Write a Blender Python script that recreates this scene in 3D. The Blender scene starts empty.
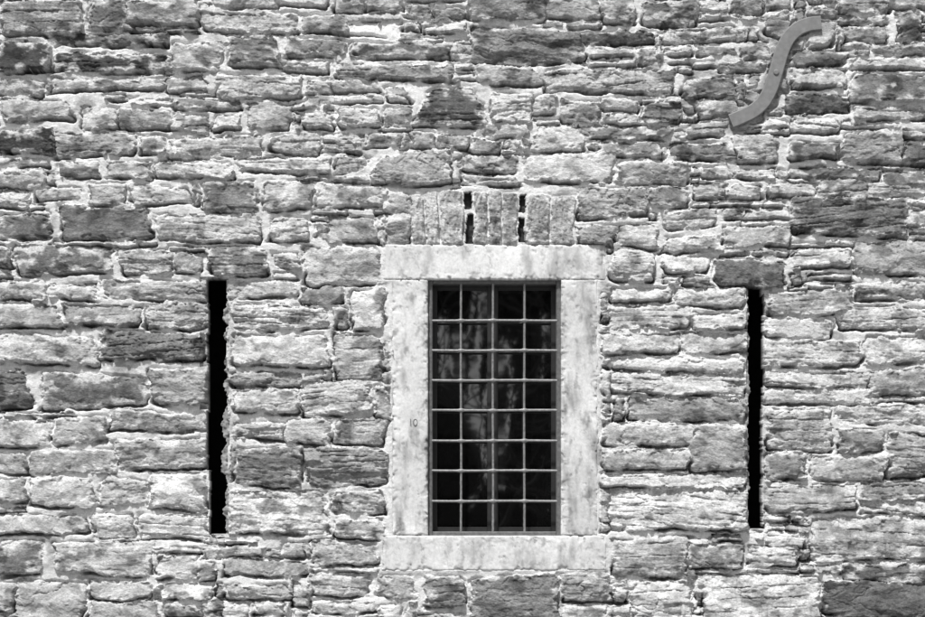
import bpy, bmesh, math, random
import numpy as np
from mathutils import Vector, Matrix
random.seed(7)
RS=np.random.RandomState(5)
C=bpy.context.scene.collection
S=0.00625; CX=462.5; CY=308.5; ZC=3.4; CAMZ=2.0; D=12.0
def X(p): return (p-CX)*S
def Z(p): return ZC-(p-CY)*S

# ---------------------------------------------------------------- numpy noise
_tab={}
def perlin(x,y,seed):
    if seed not in _tab:
        r=np.random.RandomState(seed); p=r.permutation(256); a=r.rand(256)*2*np.pi
        _tab[seed]=(np.concatenate([p,p]),np.cos(a).astype(np.float32),np.sin(a).astype(np.float32))
    p,ca,sa=_tab[seed]
    x=np.asarray(x,np.float32); y=np.asarray(y,np.float32)
    xf0=np.floor(x); yf0=np.floor(y)
    xi=xf0.astype(np.int32)&255; yi=yf0.astype(np.int32)&255
    xf=x-xf0; yf=y-yf0
    u=xf*xf*xf*(xf*(xf*6-15)+10); v=yf*yf*yf*(yf*(yf*6-15)+10)
    x1=(xi+1)&255; y1=(yi+1)&255
    def g(a,b,dx,dy):
        h=p[p[a]+b]; return ca[h]*dx+sa[h]*dy
    n00=g(xi,yi,xf,yf); n10=g(x1,yi,xf-1,yf); n01=g(xi,y1,xf,yf-1); n11=g(x1,y1,xf-1,yf-1)
    a=n00+u*(n10-n00); b=n01+u*(n11-n01)
    return (a+v*(b-a))*1.4
def fbm(x,y,o,seed,gain=.5):
    t=0;a=1.;n=0;f=1.
    for k in range(o):
        t=t+a*perlin(x*f+17.3*k,y*f-9.1*k,seed+k*31); n+=a; a*=gain; f*=2.03
    return t/n*1.25
def sstep(a,b,x):
    t=np.clip((x-a)/(b-a),0,1); return t*t*(3-2*t)

# ---------------------------------------------------------------- materials
def nodes(name):
    m=bpy.data.materials.new(name); m.use_nodes=True
    return m,m.node_tree.nodes,m.node_tree.links,m.node_tree.nodes['Principled BSDF']
def stone_mat(name,scale=60,bump=.35,amt=.35,rough=.9,sq=1.5):
    m,N,L,B=nodes(name)
    at=N.new('ShaderNodeAttribute'); at.attribute_name='tone'
    tc=N.new('ShaderNodeTexCoord')
    mp=N.new('ShaderNodeMapping'); mp.inputs['Scale'].default_value=(1,1,sq)
    L.new(tc.outputs['Object'],mp.inputs['Vector'])
    n1=N.new('ShaderNodeTexNoise'); n1.inputs['Scale'].default_value=scale; n1.inputs['Detail'].default_value=3; n1.inputs['Roughness'].default_value=.72
    L.new(mp.outputs[0],n1.inputs['Vector'])
    mr=N.new('ShaderNodeMapRange'); mr.inputs['From Min'].default_value=.3; mr.inputs['From Max'].default_value=.7
    mr.inputs['To Min'].default_value=1-amt; mr.inputs['To Max'].default_value=1+amt
    L.new(n1.outputs[0],mr.inputs['Value'])
    mu=N.new('ShaderNodeMath'); mu.operation='MULTIPLY'
    L.new(at.outputs['Fac'],mu.inputs[0]); L.new(mr.outputs[0],mu.inputs[1])
    L.new(mu.outputs[0],B.inputs['Base Color'])
    B.inputs['Roughness'].default_value=rough
    B.inputs['Specular IOR Level'].default_value=.25
    bp=N.new('ShaderNodeBump'); bp.inputs['Strength'].default_value=bump; bp.inputs['Distance'].default_value=.012
    L.new(n1.outputs[0],bp.inputs['Height']); L.new(bp.outputs[0],B.inputs['Normal'])
    return m
def plain_mat(name,lo,hi,scale=30,rough=.6,metal=0,bump=.2):
    m,N,L,B=nodes(name)
    tc=N.new('ShaderNodeTexCoord')
    n1=N.new('ShaderNodeTexNoise'); n1.inputs['Scale'].default_value=scale; n1.inputs['Detail'].default_value=5; n1.inputs['Roughness'].default_value=.65
    L.new(tc.outputs['Object'],n1.inputs['Vector'])
    mr=N.new('ShaderNodeMapRange'); mr.inputs['From Min'].default_value=.3; mr.inputs['From Max'].default_value=.7
    mr.inputs['To Min'].default_value=lo; mr.inputs['To Max'].default_value=hi
    L.new(n1.outputs[0],mr.inputs['Value']); L.new(mr.outputs[0],B.inputs['Base Color'])
    B.inputs['Roughness'].default_value=rough; B.inputs['Metallic'].default_value=metal
    bp=N.new('ShaderNodeBump'); bp.inputs['Strength'].default_value=bump; bp.inputs['Distance'].default_value=.004
    L.new(n1.outputs[0],bp.inputs['Height']); L.new(bp.outputs[0],B.inputs['Normal'])
    return m
M_stone=stone_mat('rubble_stone',75,.42,.36,sq=2.2)
M_mortar=stone_mat('lime_mortar',100,.38,.18,sq=1.2)
M_dress=stone_mat('dressed_stone',70,.16,.12,sq=.8)
M_iron=plain_mat('grille_iron',.15,.32,60,.36,.0,.4)
M_iron2=plain_mat('grille_iron_dark',.12,.26,60,.36,.0,.4)
M_frame=plain_mat('frame_paint',.07,.16,40,.5,0,.2)
M_sash=plain_mat('sash_paint',.010,.02,40,.5,0,.2)
M_anchor=plain_mat('anchor_iron',.15,.22,28,.55,0,.2)
M_dark=plain_mat('slit_shade_dark',.012,.03,20,.95,0,.3)  # near-black colour stands in for the shade inside the slits
M_back=plain_mat('core_stone',.2,.35,6,.95,0,.3)
M_bark=plain_mat('bark',.03,.07,12,.95,0,.3)
M_leaf=plain_mat('leaf',.015,.04,8,.8,0,0)
M_ground=plain_mat('ground_gravel',.14,.26,3,.95,0,.4)
M_mark=plain_mat('carved_line',.13,.2,40,.95,0,0)
def glass_mat():
    m,N,L,B=nodes('old_glass')
    B.inputs['Base Color'].default_value=(.003,.003,.003,1); B.inputs['Roughness'].default_value=.024
    B.inputs['IOR'].default_value=2.2
    tc=N.new('ShaderNodeTexCoord')
    mp=N.new('ShaderNodeMapping'); mp.inputs['Scale'].default_value=(1,1,.45)
    L.new(tc.outputs['Object'],mp.inputs['Vector'])
    n=N.new('ShaderNodeTexNoise'); n.inputs['Scale'].default_value=7.0; n.inputs['Detail'].default_value=0
    L.new(mp.outputs[0],n.inputs['Vector'])
    bp=N.new('ShaderNodeBump'); bp.inputs['Strength'].default_value=.022; bp.inputs['Distance'].default_value=.02
    L.new(n.outputs[0],bp.inputs['Height']); L.new(bp.outputs[0],B.inputs['Normal'])
    return m
M_glass=glass_mat()

# ---------------------------------------------------------------- object helpers
def thing(name,label,cat,loc,group=None):
    o=bpy.data.objects.new(name,None); C.objects.link(o); o.location=loc; o.empty_display_size=.2
    o['label']=label; o['category']=cat
    if group: o['group']=group
    return o
def link(name,me,mat,parent=None):
    me.materials.append(mat)
    o=bpy.data.objects.new(name,me); C.objects.link(o)
    if parent:
        o.parent=parent
        root=parent if parent.parent is None else parent.parent
        me.transform(Matrix.Translation(-root.location))
    return o
def npmesh(name,V,Q,tone=None):
    me=bpy.data.meshes.new(name)
    V=np.ascontiguousarray(V,np.float32); Q=np.ascontiguousarray(Q,np.int32)
    me.vertices.add(len(V)); me.vertices.foreach_set('co',V.ravel())
    me.loops.add(Q.size); me.loops.foreach_set('vertex_index',Q.ravel())
    me.polygons.add(len(Q)); me.polygons.foreach_set('loop_start',np.arange(0,Q.size,4,dtype=np.int32))
    if tone is not None:
        a=me.attributes.new('tone','FLOAT','POINT'); a.data.foreach_set('value',np.ascontiguousarray(tone,np.float32))
    me.update(calc_edges=True); me.validate()
    return me
class MB:
    def __init__(s): s.v=[]; s.f=[]
    def box(s,x0,x1,y0,y1,z0,z1,b=.0):
        n=len(s.v)
        if b<=0:
            s.v+=[(x0,y0,z0),(x1,y0,z0),(x1,y1,z0),(x0,y1,z0),(x0,y0,z1),(x1,y0,z1),(x1,y1,z1),(x0,y1,z1)]
            s.f+=[tuple(n+i for i in q) for q in [(0,3,2,1),(4,5,6,7),(0,1,5,4),(1,2,6,5),(2,3,7,6),(3,0,4,7)]]
        else:
            s.v+=[(x0,y1,z0),(x1,y1,z0),(x1,y1,z1),(x0,y1,z1),(x0,y0+b,z0),(x1,y0+b,z0),(x1,y0+b,z1),(x0,y0+b,z1),
                  (x0+b,y0,z0+b),(x1-b,y0,z0+b),(x1-b,y0,z1-b),(x0+b,y0,z1-b)]
            s.f+=[tuple(n+i for i in q) for q in [(0,3,2,1)]+[(i,(i+1)%4,4+(i+1)%4,4+i) for i in range(4)]+[(4+i,4+(i+1)%4,8+(i+1)%4,8+i) for i in range(4)]+[(8,9,10,11)]]
    def tube(s,pts,rad,n=8):
        b=len(s.v); P=[Vector(p) for p in pts]
        for i,p in enumerate(P):
            t=(P[min(i+1,len(P)-1)]-P[max(i-1,0)]).normalized()
            a=Vector((0,1,0)) if abs(t.y)<.9 else Vector((1,0,0))
            u=t.cross(a).normalized(); w=t.cross(u)
            for k in range(n):
                q=2*math.pi*k/n; s.v.append(tuple(p+(u*math.cos(q)+w*math.sin(q))*rad[i]))
        for i in range(len(P)-1):
            for k in range(n):
                s.f.append((b+i*n+k,b+i*n+(k+1)%n,b+(i+1)*n+(k+1)%n,b+(i+1)*n+k))
        s.f.append(tuple(b+k for k in range(n))[::-1]); e=b+(len(P)-1)*n; s.f.append(tuple(e+k for k in range(n)))
    def mesh(s,name,smooth=False):
        me=bpy.data.meshes.new(name); me.from_pydata(s.v,[],s.f); me.update()
        if smooth: me.polygons.foreach_set('use_smooth',[True]*len(me.polygons))
        return me

# ---------------------------------------------------------------- stone layout (wall coordinates, tone D/d/m/l or blank)
L="""0 2 84 34 m;88 0 128 31 d;130 0 196 27 m;200 11 300 35 m;214 -8 330 8;335 -5 365 12;366 -6 402 11;405 4 430 18;432 8 466 21;470 -6 543 24 m;546 -4 600 18;602 0 638 27;640 0 697 27 d;700 1 728 12;730 -4 790 13;838 -6 888 12;890 -8 935 9;300 14 345 34;345 14 400 22
0 39 48 76 D;54 35 168 47 d;172 38 222 71 m;228 39 280 71 d;285 40 348 58;352 44 450 57 d;452 40 474 60;472 28 588 61 d;577 32 655 45 d;664 28 735 42 d;740 44 768 58;845 28 888 40;870 43 930 56
54 50 163 74 D;282 61 330 73;336 61 452 80 m;478 64 541 87 m;544 68 677 94 m;682 76 735 97 d;716 60 764 73 m;796 50 846 68 d;790 70 846 88;850 58 930 70 m
52 78 162 92 m;166 76 206 91;213 76 302 96 m;306 80 380 95;-6 80 46 95 d;386 86 410 103
0 98 74 122 l;80 105 116 130 m;120 108 168 130 m;176 98 240 110;172 114 240 132;245 100 292 130 m;305 112 334 129;337 106 380 128;414 88 488 127 T;490 92 556 120;560 100 598 125 d;602 98 640 111;640 104 680 126 d;700 98 735 116;784 93 850 112 d;850 76 930 100 d;855 104 925 122
-6 126 54 152 D;57 133 136 156 m;141 136 166 154;175 137 264 156 m;270 132 320 154;366 132 400 149;410 133 470 149;476 124 528 138;533 129 588 152;576 127 672 139 d;602 142 660 158;735 136 782 162 m;785 139 840 161 d;843 130 900 165 m;904 142 932 166 d;670 142 732 159 d;790 118 838 134;688 122 730 138
-4 157 52 168;-6 172 46 188;57 161 100 180;104 162 150 180;155 160 232 179 m;237 158 330 174;336 156 368 172;373 152 450 185 m;462 156 514 172;520 151 615 184 l;618 162 690 186 m;700 166 776 180;790 167 880 178 d;884 172 930 187 d
-6 192 28 206;32 186 84 200;88 184 124 205;130 184 190 206 m;199 178 259 212 d;261 182 312 211 m;318 186 384 208;386 190 410 214 m;580 190 645 219 m;650 188 690 206;694 184 762 200;770 182 816 196;818 176 868 198 d;868 182 925 196 m
-6 211 52 240 d;60 206 150 238 d;158 216 262 241 m;268 216 310 240;314 222 328 238 d;331 216 378 242 m;388 219 410 243 m;578 222 612 244;614 222 660 250 l;660 210 716 230;664 236 720 252;722 208 784 222;722 228 788 246 m;788 198 907 236 d;909 206 934 230
-6 244 12 268;15 247 118 278 d;121 247 170 277 m;174 254 204 275;208 247 270 274 d;275 250 297 272;299 247 382 283 m;608 254 660 284 m;664 256 710 272;713 258 789 287 d;793 248 850 270;855 240 934 276 m
-6 282 46 300;50 284 100 300;103 281 206 301 m;231 282 298 300 m;302 286 344 304;348 288 384 330 l;609 288 672 302 l;676 290 744 308 l;766 292 850 314 m;854 282 930 300
-6 305 58 328 m;62 306 140 326;145 306 206 328 m;231 306 330 332 l;609 306 690 328 m;694 313 745 328 m;766 318 830 338 l;834 306 930 330
-6 333 98 366 m;103 332 207 362 d;231 337 328 369 l;333 336 381 380 m;604 334 680 354 m;684 332 745 354 m;612 359 745 371 l;766 342 860 368 l;864 336 930 364 l
-6 372 31 410 d;37 372 150 410 d;153 369 207 407 m;231 373 300 385;231 390 300 415 m;305 383 372 416 m;376 386 389 420;612 374 745 396 l;628 399 745 420 m;766 373 870 388 l;766 390 870 405 l;874 370 930 396 m
-6 420 50 450;54 418 110 444;113 412 207 431 m;231 420 282 440;286 420 330 444;334 420 388 444;602 424 690 446 m;602 449 690 470 m;693 425 746 471 m;766 410 833 451 m;838 404 930 425 l
-6 454 27 472 l;31 450 112 474 l;115 437 207 472 m;231 446 300 486 d;305 448 388 485 m;602 473 745 487 l;766 456 806 480;836 430 884 452;888 432 932 478 m;810 456 885 480 m
-6 478 22 505 l;25 478 96 510 l;99 478 144 508 l;147 477 207 510 l;231 491 330 536 l;333 490 388 514 m;610 491 745 531 l;766 486 858 512 m;862 482 932 500
-6 514 88 534 m;92 514 134 535;137 515 205 538 l;335 520 386 540;810 517 932 562 m;768 534 805 548;862 503 930 514
-6 541 46 576 d;52 542 150 575 m;155 557 198 580 l;204 546 262 558;222 560 308 578 m;314 542 378 562 m;612 538 686 577 m;690 544 742 568;748 546 800 566;842 564 932 582 d
-6 580 18 612;20 580 84 625 m;88 580 150 598 m;90 602 160 622;162 584 214 600 l;200 600 224 618 d;226 582 290 600;312 575 374 598;378 576 416 600;421 574 466 611 d;473 575 556 622 d;560 574 610 600 m;630 582 690 622 l;704 576 818 625 l;822 582 932 617 d;696 570 800 574"""
# upright arch stones: top-left x, top-right x, bottom-left x, bottom-right x, top, bottom
VS=[(409,423,413.5,425.5,195,244),(425.5,437.5,428,439,192,244),(440,462,441.5,462.5,191,244),(475,487,475,487,193,244.5),(489.3,501,489,500.7,191,244.5),(503.3,517,503,516.5,194,244.5),(527.5,550,526.5,548,195,244.5),(552.5,576,550.5,572,197,244.5)]
DK=[(464.8,193,472.8,209),(465.8,214,473,243),(519,195,525,212),(518.6,218,524.8,243)]
SLITS=[(208,279,228,534),(747.5,287,763.5,529)]
TN={'D':.09,'d':.175,'m':.365,'l':.50,'T':.115}
stones=[]
rs_=random.Random(21)
for tk in L.replace('\n',';').split(';'):
    q=tk.split()
    if len(q)<4: continue
    k=q[4] if len(q)>4 else None
    s=[float(a) for a in q[:4]]+[TN.get(k),0,None]
    if k=='T': s[6]=(432,474,411,490)
    w=s[2]-s[0]; h=s[3]-s[1]
    # some of the longer upper stones are really two pieces
    if s[3]<245 and 100<s[0]<880 and w>58 and h>13 and k is None and rs_.random()<.5:
        xm=s[0]+w*rs_.uniform(.35,.65)
        stones.append([s[0],s[1],xm-1.5,s[3],s[4],0,None]); stones.append([xm+1.5,s[1]+rs_.uniform(0,3),s[2],s[3]-rs_.uniform(0,3),None,0,None])
    else: stones.append(s)
X0,X1,Y0,Y1=-280,1205,-220,852
occ=np.zeros((Y1-Y0+40,X1-X0+40),bool)
def mark(x0,y0,x1,y1,p=2):
    occ[max(0,int(y0-p-Y0)):max(0,int(y1+p-Y0)),max(0,int(x0-p-X0)):max(0,int(x1+p-X0))]=True
for s in stones: mark(*s[:4],p=1)
mark(409,190,578,246,1)
for r in SLITS: mark(*r,p=1)
SUR=[(383,245,605,281),(391,280,599,536),(381,535,606,571)]
for r in SUR: mark(*r,p=1)
y=Y0
fills=[]
while y<Y1:
    x=X0
    while x<X1:
        if occ[y-Y0,x-X0]: x+=1; continue
        tw=random.choice([random.uniform(14,36),random.uniform(40,105)]); th=random.uniform(8,15) if random.random()<.5 else random.uniform(16,36)
        w=1
        while w<tw and x+w<X1 and not occ[y-Y0,x+w-X0]: w+=1
        h=1
        while h<th and y+h<Y1 and not occ[y+h-Y0,x-X0:x-X0+w].any(): h+=1
        if w>=11 and h>=8:
            fills.append([x+2,y+2,x+w-2,y+h-2,None,0,None]); occ[y-Y0:y+h-Y0,x-X0:x+w-X0]=True
        elif w>=7 and h>=5 and random.random()<.6:
            fills.append([x+.5,y+.5,x+w-.5,y+h-.5,None,0,None]); occ[y-Y0:y+h-Y0,x-X0:x+w-X0]=True
        x+=max(w,1)
    y+=2
stones+=fills
for a,b,c,d,t,o in VS: stones.append([min(a,c),t,max(b,d),o,random.uniform(.25,.40),1,(a,b,c,d)])
for r in DK: stones.append(list(r)+[.035,2,None])  # near-black tone stands in for the shade in the arch gaps
n=len(stones)
# ---------------------------------------------------------------- height field
def axis(a,b,fa,fb,f,c):
    return np.unique(np.concatenate([np.arange(a,fa,c),np.arange(fa,fb,f),np.arange(fb,b+c,c)]).astype(np.float32))
xs=axis(X0,X1,-14,939,.85,5); ys=axis(Y0,Y1,-14,631,.75,5)
gx,gy=np.meshgrid(xs,ys)
ny,nx=gx.shape
wx=gx+4.5*fbm(gx/34,gy/26,3,11)+3.6*fbm(gx/10,gy/9,4,12,.62)
wy=gy+3.4*fbm(gx/50,gy/26,3,13)+2.2*fbm(gx/14,gy/9,4,14,.62)
best=np.full((ny,nx),99,np.float32); sid=np.zeros((ny,nx),np.int32)
def smax(a,b,k): return np.maximum(a,b)+np.maximum(k-np.abs(a-b),0)**2/(4*k)
for i,s in enumerate(stones):
    x0,y0,x1,y1=s[:4]; w=x1-x0; h=y1-y0
    j=min(6.5,.22*min(w,h)) if s[5]==0 else .5
    if x0>590 and y0>280: j*=.55
    r=lambda:random.uniform(-j,j*.7)
    if s[6]:
        a_,b_,c_,d_=s[6]; tl=(a_,y0);tr=(b_,y0);bl=(c_,y1);br=(d_,y1)
    else:
        tl=(x0-r(),y0-r()*.8); tr=(x1+r(),y0-r()*.8); br=(x1+r(),y1+r()*.8); bl=(x0-r(),y1+r()*.8)
    a,b=np.searchsorted(xs,[x0-16,x1+16]); c,d=np.searchsorted(ys,[y0-16,y1+16])
    if b<=a or d<=c: continue
    wgt=1 if s[5]==0 else .35
    px=gx[c:d,a:b]*(1-wgt)+wx[c:d,a:b]*wgt; py=gy[c:d,a:b]*(1-wgt)+wy[c:d,a:b]*wgt
    es=[]
    for p,q in ((tl,tr),(tr,br),(br,bl),(bl,tl)):
        ex,ey=q[0]-p[0],q[1]-p[1]; l=math.hypot(ex,ey)+1e-6
        es.append(((px-p[0])*ey-(py-p[1])*ex)/l)
    k=max(.8,min(4,.16*min(w,h)))
    dd=smax(smax(es[0],es[2],.5),smax(es[1],es[3],.5),k)
    up=dd<best[c:d,a:b]
    best[c:d,a:b]=np.where(up,dd,best[c:d,a:b]); sid[c:d,a:b]=np.where(up,i,sid[c:d,a:b])
A=lambda f:np.array([f(s) for s in stones],np.float32)
cx=A(lambda s:(s[0]+s[2])/2); cy=A(lambda s:(s[1]+s[3])/2); sw=A(lambda s:s[2]-s[0]); sh=A(lambda s:s[3]-s[1])
kind=A(lambda s:s[5]).astype(int)
TONE=A(lambda s:(s[4]*RS.uniform(.8,1.2)) if s[4] else RS.uniform(.2,.52))
# stones towards the far left, the top and the far right are darker
edge_dark=np.clip(1-.27*np.exp(-np.maximum(cx,0)/140)*np.clip(1.15-cy/617,0,1)-.13*np.exp(-np.maximum(cy,0)/110)-.16*np.exp(-np.maximum(925-cx,0)/80),.5,1)
TONE=TONE*np.where(kind==0,edge_dark,1)
OX=RS.uniform(0,900,n).astype(np.float32); OY=RS.uniform(0,900,n).astype(np.float32)
SX=RS.uniform(30,85,n).astype(np.float32); SY=RS.uniform(11,28,n).astype(np.float32)
big=np.clip(sh/32,.4,1.15)
lamreg=((cx>600)&(cy>280)).astype(float)
RC=np.where(RS.rand(n)<.42-.15*lamreg,RS.uniform(.2,.45,n),RS.uniform(.75,1.15,n))   # smooth-faced or split-faced
BASE=RS.uniform(.014,.042,n)*big; REL=RS.uniform(.014,.042,n)*big*(.4+.6*RC); EW=RS.uniform(.8,1.8,n)*np.clip(sh/28,.5,1.2)
TX=RS.uniform(-.012,.012,n); TY=RS.uniform(-.008,.018,n); ROT=RS.normal(0,.06,n); NL=RS.uniform(2.5,5.5,n)
CR=(RS.rand(n)<.4)*RS.uniform(.006,.016,n); STR=(RS.rand(n)<.6)*RS.uniform(.0015,.004,n)*RC
LT=RS.uniform(5,14,n); LA=(RS.rand(n)<.6+.3*lamreg)*RS.uniform(.010,.022,n)*np.where(RC<.5,0,1)
L2T=RS.uniform(2.6,5.0,n); L2A=(RS.rand(n)<.75)*RS.uniform(.004,.008,n)*np.where(RC<.5,.3,1)
PIT=(RS.rand(n)<.3)*RS.uniform(.003,.007,n)*RC
FAC=RS.uniform(.4,1.,n)*.032*big; FACETS=[(RS.uniform(-1,1,n),RS.uniform(-1,1,n),RS.uniform(0,.5,n)) for _ in range(5)]
LIM=RS.uniform(-.42,.16,n)+.06*lamreg
FN=RS.uniform(.0015,.004,n)
v=kind==1; BASE[v]=.018; REL[v]=.028; SX[v]=5; SY[v]=34; ROT[v]=0; TX[v]=0; TY[v]=0; EW[v]=1.4; STR[v]=0; CR[v]=.006; LA[v]=0; L2A[v]=0; PIT[v]=.004; LIM[v]=-.15; FN[v]=.006; FAC[v]=.008
HSH=RS.uniform(-1,1,n)
g=lambda a:a.astype(np.float32)[sid]
gk=g(kind.astype(np.float32))
upc=np.exp(-((gx-380)/300)**2)*np.clip((300-gy)/100,0,1)
isst=best<(.45+.8*g(lamreg)-.5*upc+3.4*fbm(gx/16,gy/9,4,41,.56))
isst=np.where(gk>0,best<(-.1+1.0*fbm(gx/5,gy/5,2,43)),isst)
for r in SLITS:   # stone ends come right up to the slits
    isst|=(gk==0)&(gx>r[0]-8)&(gx<r[2]+8)&(gy>r[1]-2)&(gy<r[3]+2)&(best<6+3*fbm(gx/9,gy/6,3,45))
# a broad pale pointing patch at the top, left of centre
pat=np.exp(-((gx-376)/32)**4-((gy-33)/11)**4)+.5*fbm(gx/14,gy/9,4,49)
isst&=~(pat>.6)
u=gx+g(OX); vv=gy+g(OY)+g(ROT)*(gx-g(cx))
t=np.clip((-best+1.8)/g(EW),0,1); prof=t**.6
wob=5*fbm(u/18,vv/18,3,47)
Aa=fbm((u+wob)/g(SX),(vv+wob*.6)/g(SY),5,51,.46)
q=Aa*g(NL); fl=np.floor(q); fr=q-fl
terr=(fl+sstep(.88,.97,fr)*.9+fr*.1)/g(NL)
# flat split facets
nxr=(gx-g(cx)+.6*wob)/g(sw)*2; nyr=(gy-g(cy)+.6*wob)/g(sh)*2
fac=np.full((ny,nx),9.,np.float32)
for fa,fb,fc in FACETS: fac=np.minimum(fac,g(fa)*nxr+g(fb)*nyr*.8+g(fc))
fac=np.clip(fac,-1.2,.6)
ly=(vv+2.6*fbm(u/80,vv/40,3,55)+1.1*fbm(u/12,vv/9,2,56))/g(LT)
li=np.floor(ly); lf=ly-li
lh=fbm(u/46+li*13.71,li*5.37+.5,4,57,.55); lh=np.round(lh*3.4)/3.4*.9+lh*.1
sl_=np.exp(-(np.minimum(lf,1-lf)*g(LT)/.65)**2)*np.clip(fbm(u/36,li*3.3+.3,3,58)*2.4+.0,0,1)
l2=(vv+1.2*fbm(u/60,vv/30,2,255)+.6*fbm(u/8,vv/6,2,256))/g(L2T)
i2=np.floor(l2); h2=fbm(u/26+i2*9.13,i2*3.77+.5,4,257,.5); h2=np.round(h2*3)/3
fine=fbm(u/11,vv/7,5,61,.58); grit=perlin(u/2.2,vv/1.8,71)
lam=fbm(u/55,vv/3.2,3,81)
cr=(1-sstep(.0,.033,np.abs(fbm((u+wob)/60,(vv+wob)/22,3,91))))*np.clip(fbm(u/40,vv/30,2,92)*2+.2,0,1)
pits=sstep(.22,.5,fbm(u/5,vv/3.2,3,96,.6))*(g(PIT)>0)
chip=sstep(.06,.2,fbm(gx/14,gy/10,4,95,.5))*np.exp(np.minimum(best,0)/5)
hst=prof*(.010+g(BASE)+g(FAC)*fac+g(REL)*.6*terr+g(LA)*(lh-1.3*sl_)+g(L2A)*h2+g(FN)*fine+.0011*grit+g(STR)*lam-g(CR)*cr-g(PIT)*pits-.016*chip*(gk==0))\
    +prof*(g(TX)*(gx-g(cx))/g(sw)*2+g(TY)*(gy-g(cy))/g(sh)*2)
hst=np.clip(hst,-.035,.085); hst=np.where(gk==2,-.034+.012*fine,hst)
hmo=.007+.009*fbm(gx/34,gy/22,3,101)+.0038*fbm(gx/9,gy/7,4,111,.56)+.0011*perlin(gx/2,gy/2,121)
under=sstep(.1,.8,(gy-g(cy))/(g(sh)/2))
band=np.exp(-((best-.6)/1.35)**2)
cv=np.clip(fbm(gx/34,gy/16,3,131)*2.4+.5,0,1)*(.18+.82*under)*band
cv*=np.where(gk==0,1,np.where(gk==1,.2,0))
H=np.where(isst,hst,hmo)-.11*cv
def inr(r,m=0): return (gx>r[0]-m)&(gx<r[2]+m)&(gy>r[1]-m)&(gy<r[3]+m)
# mortar flaunched up against the dressed surround
ds=np.full((ny,nx),99.,np.float32)
for r in SUR:
    ds=np.minimum(ds,np.hypot(np.maximum(np.maximum(r[0]+2-gx,gx-r[2]+2),0),np.maximum(np.maximum(r[1]+1-gy,gy-r[3]+1),0)))
fl_=np.exp(-(ds/4.5)**2)*(gy>247)
H=np.where(ds>0,H*(1-fl_)+fl_*(.0145+.004*fbm(gx/9,gy/9,3,231)),H)
isst&=~((ds<3.5+4*fbm(gx/12,gy/12,3,233))&(gy>247))
for r in SUR:
    k=inr(r,-2.5); H=np.where(k,np.minimum(H,.002),H); isst&=~inr(r,0)
# anchor path
CP=[(820,24.5),(808,26),(797,30.5),(788,39),(782,50.5),(778,63),(774,77),(769.5,90.5),(762.5,103),(753,111.8),(742,117.5),(730,122.5)]
def cat(P,m=10):
    out=[]
    for i in range(len(P)-1):
        p0=Vector(P[max(i-1,0)]);p1=Vector(P[i]);p2=Vector(P[i+1]);p3=Vector(P[min(i+2,len(P)-1)])
        for k in range(m):
            t=k/m; out.append(.5*((2*p1)+(p2-p0)*t+(2*p0-5*p1+4*p2-p3)*t*t+(3*p1-p0-3*p2+p3)*t**3))
    out.append(Vector(P[-1])); return out
P=cat(CP)
a,b=np.searchsorted(xs,[690,860]); c,d=np.searchsorted(ys,[-10,160])
dm=np.full((d-c,b-a),99.,np.float32)
for p in P[::2]: dm=np.minimum(dm,np.hypot(gx[c:d,a:b]-p.x,gy[c:d,a:b]-p.y))
kf=sstep(8,24,dm); H[c:d,a:b]=np.clip(H[c:d,a:b],-.010,.02)*(1-kf)+H[c:d,a:b]*kf
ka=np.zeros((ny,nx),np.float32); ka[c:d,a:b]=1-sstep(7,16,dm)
# slits: edges step with the ends of the individual blocks
jx=1.7*g(HSH)+1.2*fbm(gx/22,gy/15,4,141,.62); cut=np.zeros((ny,nx),bool); shelf=np.zeros((ny,nx),bool)
for r in SLITS:
    x0,y0,x1,y1=r
    m=(gx+jx>x0)&(gx-jx<x1)&(gy+.4*jx>y0)&(gy+.4*jx<y1)
    if x0<400: sh_=m&(gx>x1-3.5+8*fbm(gy/18,gx/60,4,145,.6)+1.5*np.sin(gy/40))
    else: sh_=m&(gx<x0+1.5+3.5*fbm(gy/16,gx/60,4,146,.6))
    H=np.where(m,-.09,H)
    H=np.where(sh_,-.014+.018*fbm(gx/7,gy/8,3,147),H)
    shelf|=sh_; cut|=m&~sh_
wcut=inr((398,252,592,562))
cutv=cut|wcut
# tone
tst=g(TONE)*(1+.7*fbm(u/26,vv/14,4,151))*(1+.38*fbm(u/5,vv/3.2,3,161))*(1+.25*h2*(g(L2A)>0))*(1-.3*pits)
tst*=1-.55*sstep(.15,.42,fbm(u/30+9,vv/20,4,171))
lime=sstep(.0,.45,fbm(gx/20,gy/12,5,181,.58)+.6*np.exp(np.minimum(best,0)/6)-.2+g(LIM)+.12*upc)*(gk!=2)
tst=tst+(.58-tst)*lime*.82
tmo=.62*(1+.22*fbm(gx/40,gy/25,4,191))*(1+.24*fbm(gx/5,gy/4,3,201,.6))
tmo*=1-.45*sstep(.15,.5,fbm(gx/34,gy/20,4,211))
tmo=np.where(pat>.5,.76*(1+.12*fbm(gx/5,gy/4,3,201)),tmo)
T=np.clip(np.where(isst,tst,tmo),.012,.78)
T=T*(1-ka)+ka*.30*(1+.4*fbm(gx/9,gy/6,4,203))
T=np.where(shelf,.26*(1+.9*fbm(gx/6,gy/6,3,149)),T)
T=np.where(cut,.03,T)  # slit throats toned near black for the shade inside
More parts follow.
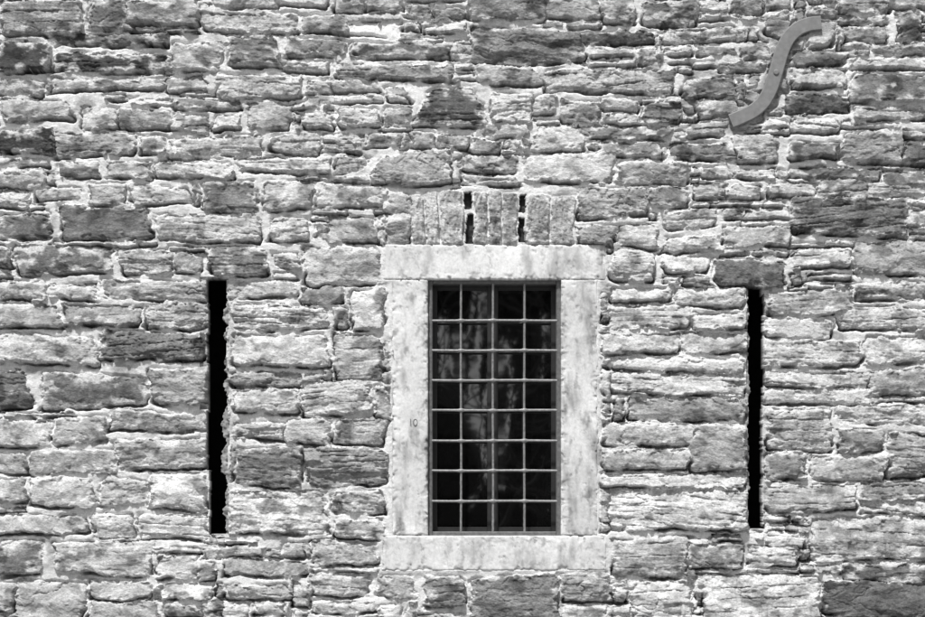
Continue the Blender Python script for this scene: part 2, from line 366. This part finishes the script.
# ---------------------------------------------------------------- wall meshes
V=np.stack([(gx-CX)*S,-H,ZC-(gy-CY)*S],-1).reshape(-1,3); TT=T.ravel()
fk=np.where(isst,sid,-1)[:-1,:-1]
allcut=cutv[:-1,:-1]&cutv[1:,:-1]&cutv[1:,1:]&cutv[:-1,1:]
I,J=np.meshgrid(np.arange(ny-1),np.arange(nx-1),indexing='ij')
def sheet(name,mask,mat,parent):
    i=I[mask]; j=J[mask]
    Q=np.stack([i*nx+j,(i+1)*nx+j,(i+1)*nx+j+1,i*nx+j+1],-1)
    uq,inv=np.unique(Q.ravel(),return_inverse=True)
    return link(name,npmesh(name,V[uq],inv.reshape(-1,4),TT[uq]),mat,parent)
wall=thing('stone_wall','rough grey rubble stone wall in pale lime mortar filling the whole picture','wall',(0,0,0))
fkk=np.where(fk>=0,kind[np.maximum(fk,0)],-1)
sheet('stonework',(fkk==0)&~allcut,M_stone,wall)
sheet('mortar',(fkk==-1)&~allcut,M_mortar,wall)
for i in np.where(kind==1)[0]:
    sheet('voussoir',(fk==i)&~allcut,M_stone,wall)
for i in np.where(kind==2)[0]:
    o=sheet('arch_gap',(fk==i)&~allcut,M_stone,wall); o['label']='dark gap between the upright arch stones, its shade put in as near-black colour'
b=MB(); xa,xb,za,zb=X(X0),X(float(xs[-1])),Z(float(ys[-1])),Z(Y0)
b.v=[(xa,.03,za),(xb,.03,za),(xb,.03,zb),(xa,.03,zb),(xa,.9,za),(xb,.9,za),(xb,.9,zb),(xa,.9,zb)]
b.f=[(4,7,6,5),(0,1,5,4),(1,2,6,5),(2,3,7,6),(3,0,4,7)]
link('wall_back',b.mesh('wall_back'),M_back,wall)

# ---------------------------------------------------------------- dressed blocks
def block(name,x0,y0,x1,y1,front,back,parent,seed,tone,st=1.0,stain=.35,edge=1.3,ragged=(1,1,1,1)):
    # ragged: left, right, top, bottom edge wear
    a=np.linspace(x0,x1,int((x1-x0)/st)+1); c=np.linspace(y0,y1,int((y1-y0)/st)+1)
    ax,ay=np.meshgrid(a,c); e=np.minimum(np.minimum(ax-x0,x1-ax),np.minimum(ay-y0,y1-ay))
    e=e+1.4*fbm(ax/6,ay/6,4,seed+3,.6)*(e<8)
    h=front-.008*(1-np.clip(e/edge,0,1))**2+.004*fbm(ax/40,ay/40,3,seed)+.0010*fbm(ax/8,ay/8,4,seed+1,.6)
    ch=sstep(.06,.25,fbm(ax/12,ay/12,4,seed+4,.6))*np.exp(-np.maximum(e,0)/5)
    h=h-.012*ch
    pit=sstep(.43,.54,fbm(ax/7,ay/8,4,seed+2,.6)); h=h-.0035*pit
    scr=(1-sstep(0,.03,np.abs(fbm(ax/26+ay/60,ay/14-ax/40,3,seed+13))))*sstep(.05,.4,fbm(ax/20,ay/20,2,seed+14))
    n1=fbm(ax/30,ay/30,4,seed+5,.55); n2=fbm(ax/30,ay/30,4,seed+6,.55)
    wl=np.exp(-(ax-x0)/5)*ragged[0]+np.exp(-(x1-ax)/5)*ragged[1]; wt=np.exp(-(ay-y0)/4)*ragged[2]+np.exp(-(y1-ay)/4)*ragged[3]
    qx=ax+1.8*wl*n1; qy=ay+1.6*wt*n2
    tn=tone*(1+.28*fbm(ax/70,ay/70,3,seed+7))*(1-stain*sstep(-.1,.6,fbm(ax/17,ay/60,4,seed+8,.58)))*(1+.12*fbm(ax/4,ay/5,3,seed+9,.65))*(1-.35*pit)*(1-.35*scr)*(1-.28*ch)
    tn*=1-(.12+.45*stain)*sstep(.2,.5,fbm(ax/11,ay/18,4,seed+10,.64))
    r,k=ax.shape
    Vv=np.stack([(qx-CX)*S,-h,ZC-(qy-CY)*S],-1).reshape(-1,3)
    idx=np.arange(r*k).reshape(r,k)
    Q=np.stack([idx[:-1,:-1],idx[1:,:-1],idx[1:,1:],idx[:-1,1:]],-1).reshape(-1,4)
    loop=np.concatenate([idx[0,:-1],idx[:-1,-1],idx[-1,:0:-1],idx[:0:-1,0]])
    bk=Vv[loop].copy(); bk[:,1]=back; m=len(loop); bi=np.arange(m)+len(Vv)
    Q2=np.stack([loop,np.roll(loop,-1),np.roll(bi,-1),bi],-1)
    return link(name,npmesh(name,np.concatenate([Vv,bk]),np.concatenate([Q,Q2]),np.clip(np.concatenate([tn.ravel(),tn.ravel()[loop]]),.05,.8)),M_dress,parent)
win=thing('barred_window','tall window with iron grid bars in a pale dressed stone surround','window',(X(494),0,Z(570)))
block('lintel',383,245,605,279.9,.018,.22,win,1300,.65,stain=.38,ragged=(1,1,.8,.1))
block('jamb',392,280.0,428,535.4,.017,.22,win,1400,.61,stain=.55,ragged=(1.6,.15,0,0))
block('jamb',561,280.0,598,535.4,.017,.22,win,1500,.61,stain=.55,ragged=(.15,1.6,0,0))
block('sill',381.5,535.6,605.5,570.5,.019,.24,win,1600,.62,stain=.42,ragged=(1,1,.1,.8))
def bar4(name,x0,y0,x1,y1,w,ya,yb,mat,parent,c=.002):
    m=MB()
    m.box(X(x0),X(x0+w),ya,yb,Z(y1),Z(y0),c); m.box(X(x1-w),X(x1),ya,yb,Z(y1),Z(y0),c)
    m.box(X(x0+w),X(x1-w),ya+.001,yb,Z(y0+w),Z(y0),c); m.box(X(x0+w),X(x1-w),ya+.001,yb,Z(y1),Z(y1-w),c)
    return link(name,m.mesh(name),mat,parent)
bar4('frame',427.5,278.5,561.5,536.5,5,.022,.13,M_frame,win,.006)
HB=[320,350,380,410,440.5,470.5,501]; VB=[461,493,524.5]
for vx in VB:
    m=MB(); pts=[];rad=[]; ph=random.uniform(0,6)
    for k in range(80):
        py=281+(534-281)*k/79
        pts.append((X(vx)+.0012*math.sin(k*.09+ph)+random.gauss(0,.0003),.034,Z(py))); rad.append(.0076+random.gauss(0,.0003))
    m.tube(pts,rad,10); link('vertical_bar',m.mesh('vertical_bar',True),M_iron2,win)
for hy in HB:
    m=MB(); pts=[];rad=[]; ph=random.uniform(0,6)
    for k in range(110):
        px=429+(560-429)*k/109
        sw_=sum(math.exp(-((px-vx)/2.3)**2) for vx in VB)
        pts.append((X(px),.03,Z(hy)+.0011*math.sin(k*.07+ph))); rad.append(.0078+.006*sw_+random.gauss(0,.0002))
    m.tube(pts,rad,10); link('horizontal_bar',m.mesh('horizontal_bar',True),M_iron,win)
for (a,b_) in ((432,492.5),(493.5,557)):
    s_=bar4('sash',a,283,b_,532,5.0,.115,.15,M_sash,win)
    m=MB(); m.box(X(a+4),X(b_-4),.13,.136,Z(528),Z(287)); link('pane',m.mesh('pane'),M_glass,s_)
m=MB()
m.tube([(X(410.6),-.0182,Z(419)),(X(410.9),-.0182,Z(426))],[.0024,.0024],6)
m.tube([(X(415.4+2.0*math.cos(a)),-.0182,Z(422.5+3.2*math.sin(a))) for a in [k*math.pi/8 for k in range(17)]],[.0024]*17,6)
link('carved_mark',m.mesh('carved_mark'),M_mark,win)

# ---------------------------------------------------------------- slits
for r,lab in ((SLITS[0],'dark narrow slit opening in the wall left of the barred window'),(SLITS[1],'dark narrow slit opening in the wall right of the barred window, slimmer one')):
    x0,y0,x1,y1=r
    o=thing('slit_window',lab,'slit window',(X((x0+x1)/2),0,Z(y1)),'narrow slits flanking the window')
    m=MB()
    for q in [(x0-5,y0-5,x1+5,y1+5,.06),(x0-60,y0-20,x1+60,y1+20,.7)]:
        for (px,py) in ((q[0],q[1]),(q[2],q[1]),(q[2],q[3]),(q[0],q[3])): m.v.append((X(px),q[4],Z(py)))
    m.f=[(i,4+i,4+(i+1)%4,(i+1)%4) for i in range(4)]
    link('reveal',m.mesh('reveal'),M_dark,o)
    m=MB(); m.box(X(x0-60),X(x1+60),.701,.75,Z(y1+20),Z(y0-20)); link('dark_backing',m.mesh('dark_backing'),M_dark,o)  # added dark sheet closing the slit, standing in for the unlit space behind

# ---------------------------------------------------------------- S shaped wall anchor
anc=thing('wall_anchor','grey iron S shaped wall anchor bolted to the stones at upper right','wall anchor',(X(774),0,Z(74)))
m=MB(); hw=7.1; yf,yb=-.044,-.016; bv=.9
prof_=[(-hw,yb),(-hw,yf+.005),(-hw+bv,yf),(hw-bv,yf),(hw,yf+.005),(hw,yb)]
for i,p in enumerate(P):
    t=(P[min(i+2,len(P)-1)]-P[max(i-2,0)]).normalized(); nn=Vector((-t.y,t.x))
    for (o_,yy) in prof_:
        q=p+nn*o_; m.v.append((X(q.x),yy,Z(q.y)))
for i in range(len(P)-1):
    for k in range(6):
        m.f.append((i*6+k,i*6+(k+1)%6,(i+1)*6+(k+1)%6,(i+1)*6+k))
m.f.append(tuple(range(6))); m.f.append(tuple(range((len(P)-1)*6,len(P)*6))[::-1])
me=m.mesh('bar')
bm=bmesh.new(); bm.from_mesh(me); bmesh.ops.recalc_face_normals(bm,faces=bm.faces); bm.to_mesh(me); bm.free()
link('bar',me,M_anchor,anc)
m=MB(); m.tube([(X(775),-.052,Z(74)),(X(775),-.048,Z(74)),(X(775),.05,Z(74))],[.013,.018,.018],12); link('tie_bolt',m.mesh('tie_bolt'),M_anchor,anc)

# ---------------------------------------------------------------- ground, trees behind the viewer (mirrored in the panes)
m=MB(); g_=400; m.v=[(-g_,-g_,0),(g_,-g_,0),(g_,g_,0),(-g_,g_,0)]; m.f=[(0,1,2,3)]
o=link('ground',m.mesh('ground'),M_ground); o['kind']='structure'
def tree(x,y,h,seed,label,lean=0):
    rr=random.Random(seed); o=thing('bare_tree',label,'tree',(x,y,0),None)
    tr=MB(); br=MB()
    def grow(mb,p,d,l,r,dep):
        pts=[p]; rad=[r]; q=p.copy(); dd=d.copy()
        for k in range(5):
            dd=(dd+Vector((rr.gauss(0,.18),rr.gauss(0,.18),rr.gauss(.03,.1)))).normalized()
            q=q+dd*(l/5); pts.append(q.copy()); rad.append(max(.012,r*(1-.11*(k+1))))
        mb.tube(pts,rad,7 if r>.04 else 4)
        if dep>0:
            for k in range(4):
                f=rr.choice([1,2,3,4,5,5]); ax=Vector((rr.gauss(0,1),rr.gauss(0,1),rr.gauss(.25,.5))).normalized()
                grow(br,pts[f],(dd*.75+ax*.8).normalized(),l*rr.uniform(.55,.8),rad[f]*rr.uniform(.55,.75),dep-1)
    grow(tr,Vector((x,y,-.1)),Vector((lean,0,1)).normalized(),h*.42,h*.013,4)
    link('trunk',tr.mesh('trunk',True),M_bark,o); link('crown',br.mesh('crown',True),M_bark,o)
tree(-.05,-19,8.6,3,'bare tree mirrored in the left panes of the barred window',.02)
tree(1.45,-21,9,8,'bare tree mirrored in the right panes of the barred window',-.05)
# unseen evergreen hedge, put in to darken the panes, gaps shaped as streaks
NPT=90000
r2=np.random.RandomState(9)
hx=r2.uniform(-3.5,5.5,NPT); hz=r2.uniform(0,1,NPT)**.9*(9.8+.9*np.sin(hx*.9)+.6*np.sin(hx*2.3+1))
nz=fbm(hx*3.4,hz*1.1,5,301,.6)
strk=np.zeros_like(hx)
for a,b_,c,d,e in [(-.52,6.3,.20,.9,.95),(-.22,6.3,.12,.9,.9),(.33,5.5,.18,2.3,1.0),(.12,6.9,.1,.7,.85),(.68,5.0,.13,1.7,.9),(.98,5.0,.14,1.5,.8),(1.35,6.2,.11,.9,.6),(1.85,6.4,.14,.8,.6)]:
    strk=np.maximum(strk,e*np.exp(-((hx-a-.18*np.sin(hz*1.7+a*5))/c)**2-((hz-b_)/d)**4))
prob=1-.95*sstep(.05,.85,1.0*strk+.8*nz*(strk>.05))
keep=r2.rand(NPT)<prob
hx=hx[keep]; hz=hz[keep]; hy_=-33+r2.normal(0,.3,len(hx))
aa=r2.normal(0,1,(len(hx),3)); aa[:,1]*=.4; aa*=.06/np.linalg.norm(aa,axis=1)[:,None]
cc=r2.normal(0,1,(len(hx),3)); cc[:,1]*=.4; cc*=.055/np.linalg.norm(cc,axis=1)[:,None]
big_=(strk[keep]<.05)[:,None]; aa=np.where(big_,aa*1.6,aa); cc=np.where(big_,cc*1.6,cc)
pp=np.stack([hx,hy_,hz],-1)
VV=np.stack([pp-aa,pp+cc,pp+aa,pp-cc],1).reshape(-1,3)
o=link('added_hedge',npmesh('added_hedge',VV,np.arange(len(VV)).reshape(-1,4)),M_leaf); o['label']='unseen evergreen hedge mirrored in the barred window panes'; o['category']='added_hedge'

# ---------------------------------------------------------------- light and camera
EL,AZ=math.radians(58),math.radians(-20)
d=Vector((math.sin(AZ)*math.cos(EL),-math.cos(AZ)*math.cos(EL),math.sin(EL)))
sl=bpy.data.lights.new('sun','SUN'); sl.energy=5.0; sl.angle=math.radians(5); sl.color=(1,.997,.99)
so=bpy.data.objects.new('sun',sl); C.objects.link(so); so.rotation_euler=d.to_track_quat('Z','Y').to_euler(); so.location=(0,-5,12)
w=bpy.data.worlds.new('World'); bpy.context.scene.world=w; w.use_nodes=True
N=w.node_tree.nodes; Lk=w.node_tree.links
sk=N.new('ShaderNodeTexSky'); sk.sky_type='NISHITA'; sk.sun_disc=False; sk.sun_elevation=EL; sk.sun_rotation=math.atan2(d.x,d.y)
bw=N.new('ShaderNodeRGBToBW'); Lk.new(sk.outputs[0],bw.inputs[0])
bg=N['Background']; bg.inputs['Strength'].default_value=.13; Lk.new(bw.outputs[0],bg.inputs['Color'])
cam=bpy.data.cameras.new('camera'); co=bpy.data.objects.new('camera',cam); C.objects.link(co)
co.location=(0,-D,CAMZ); co.rotation_euler=(math.pi/2,0,0)
cam.sensor_width=36; cam.lens=36*D/(925*S); cam.shift_y=(ZC-CAMZ)/(925*S); cam.clip_end=2000
sc=bpy.context.scene; sc.camera=co
sc.view_settings.view_transform='Standard'; sc.view_settings.look='None'; sc.view_settings.exposure=0
print('stones',n,'verts',nx*ny)
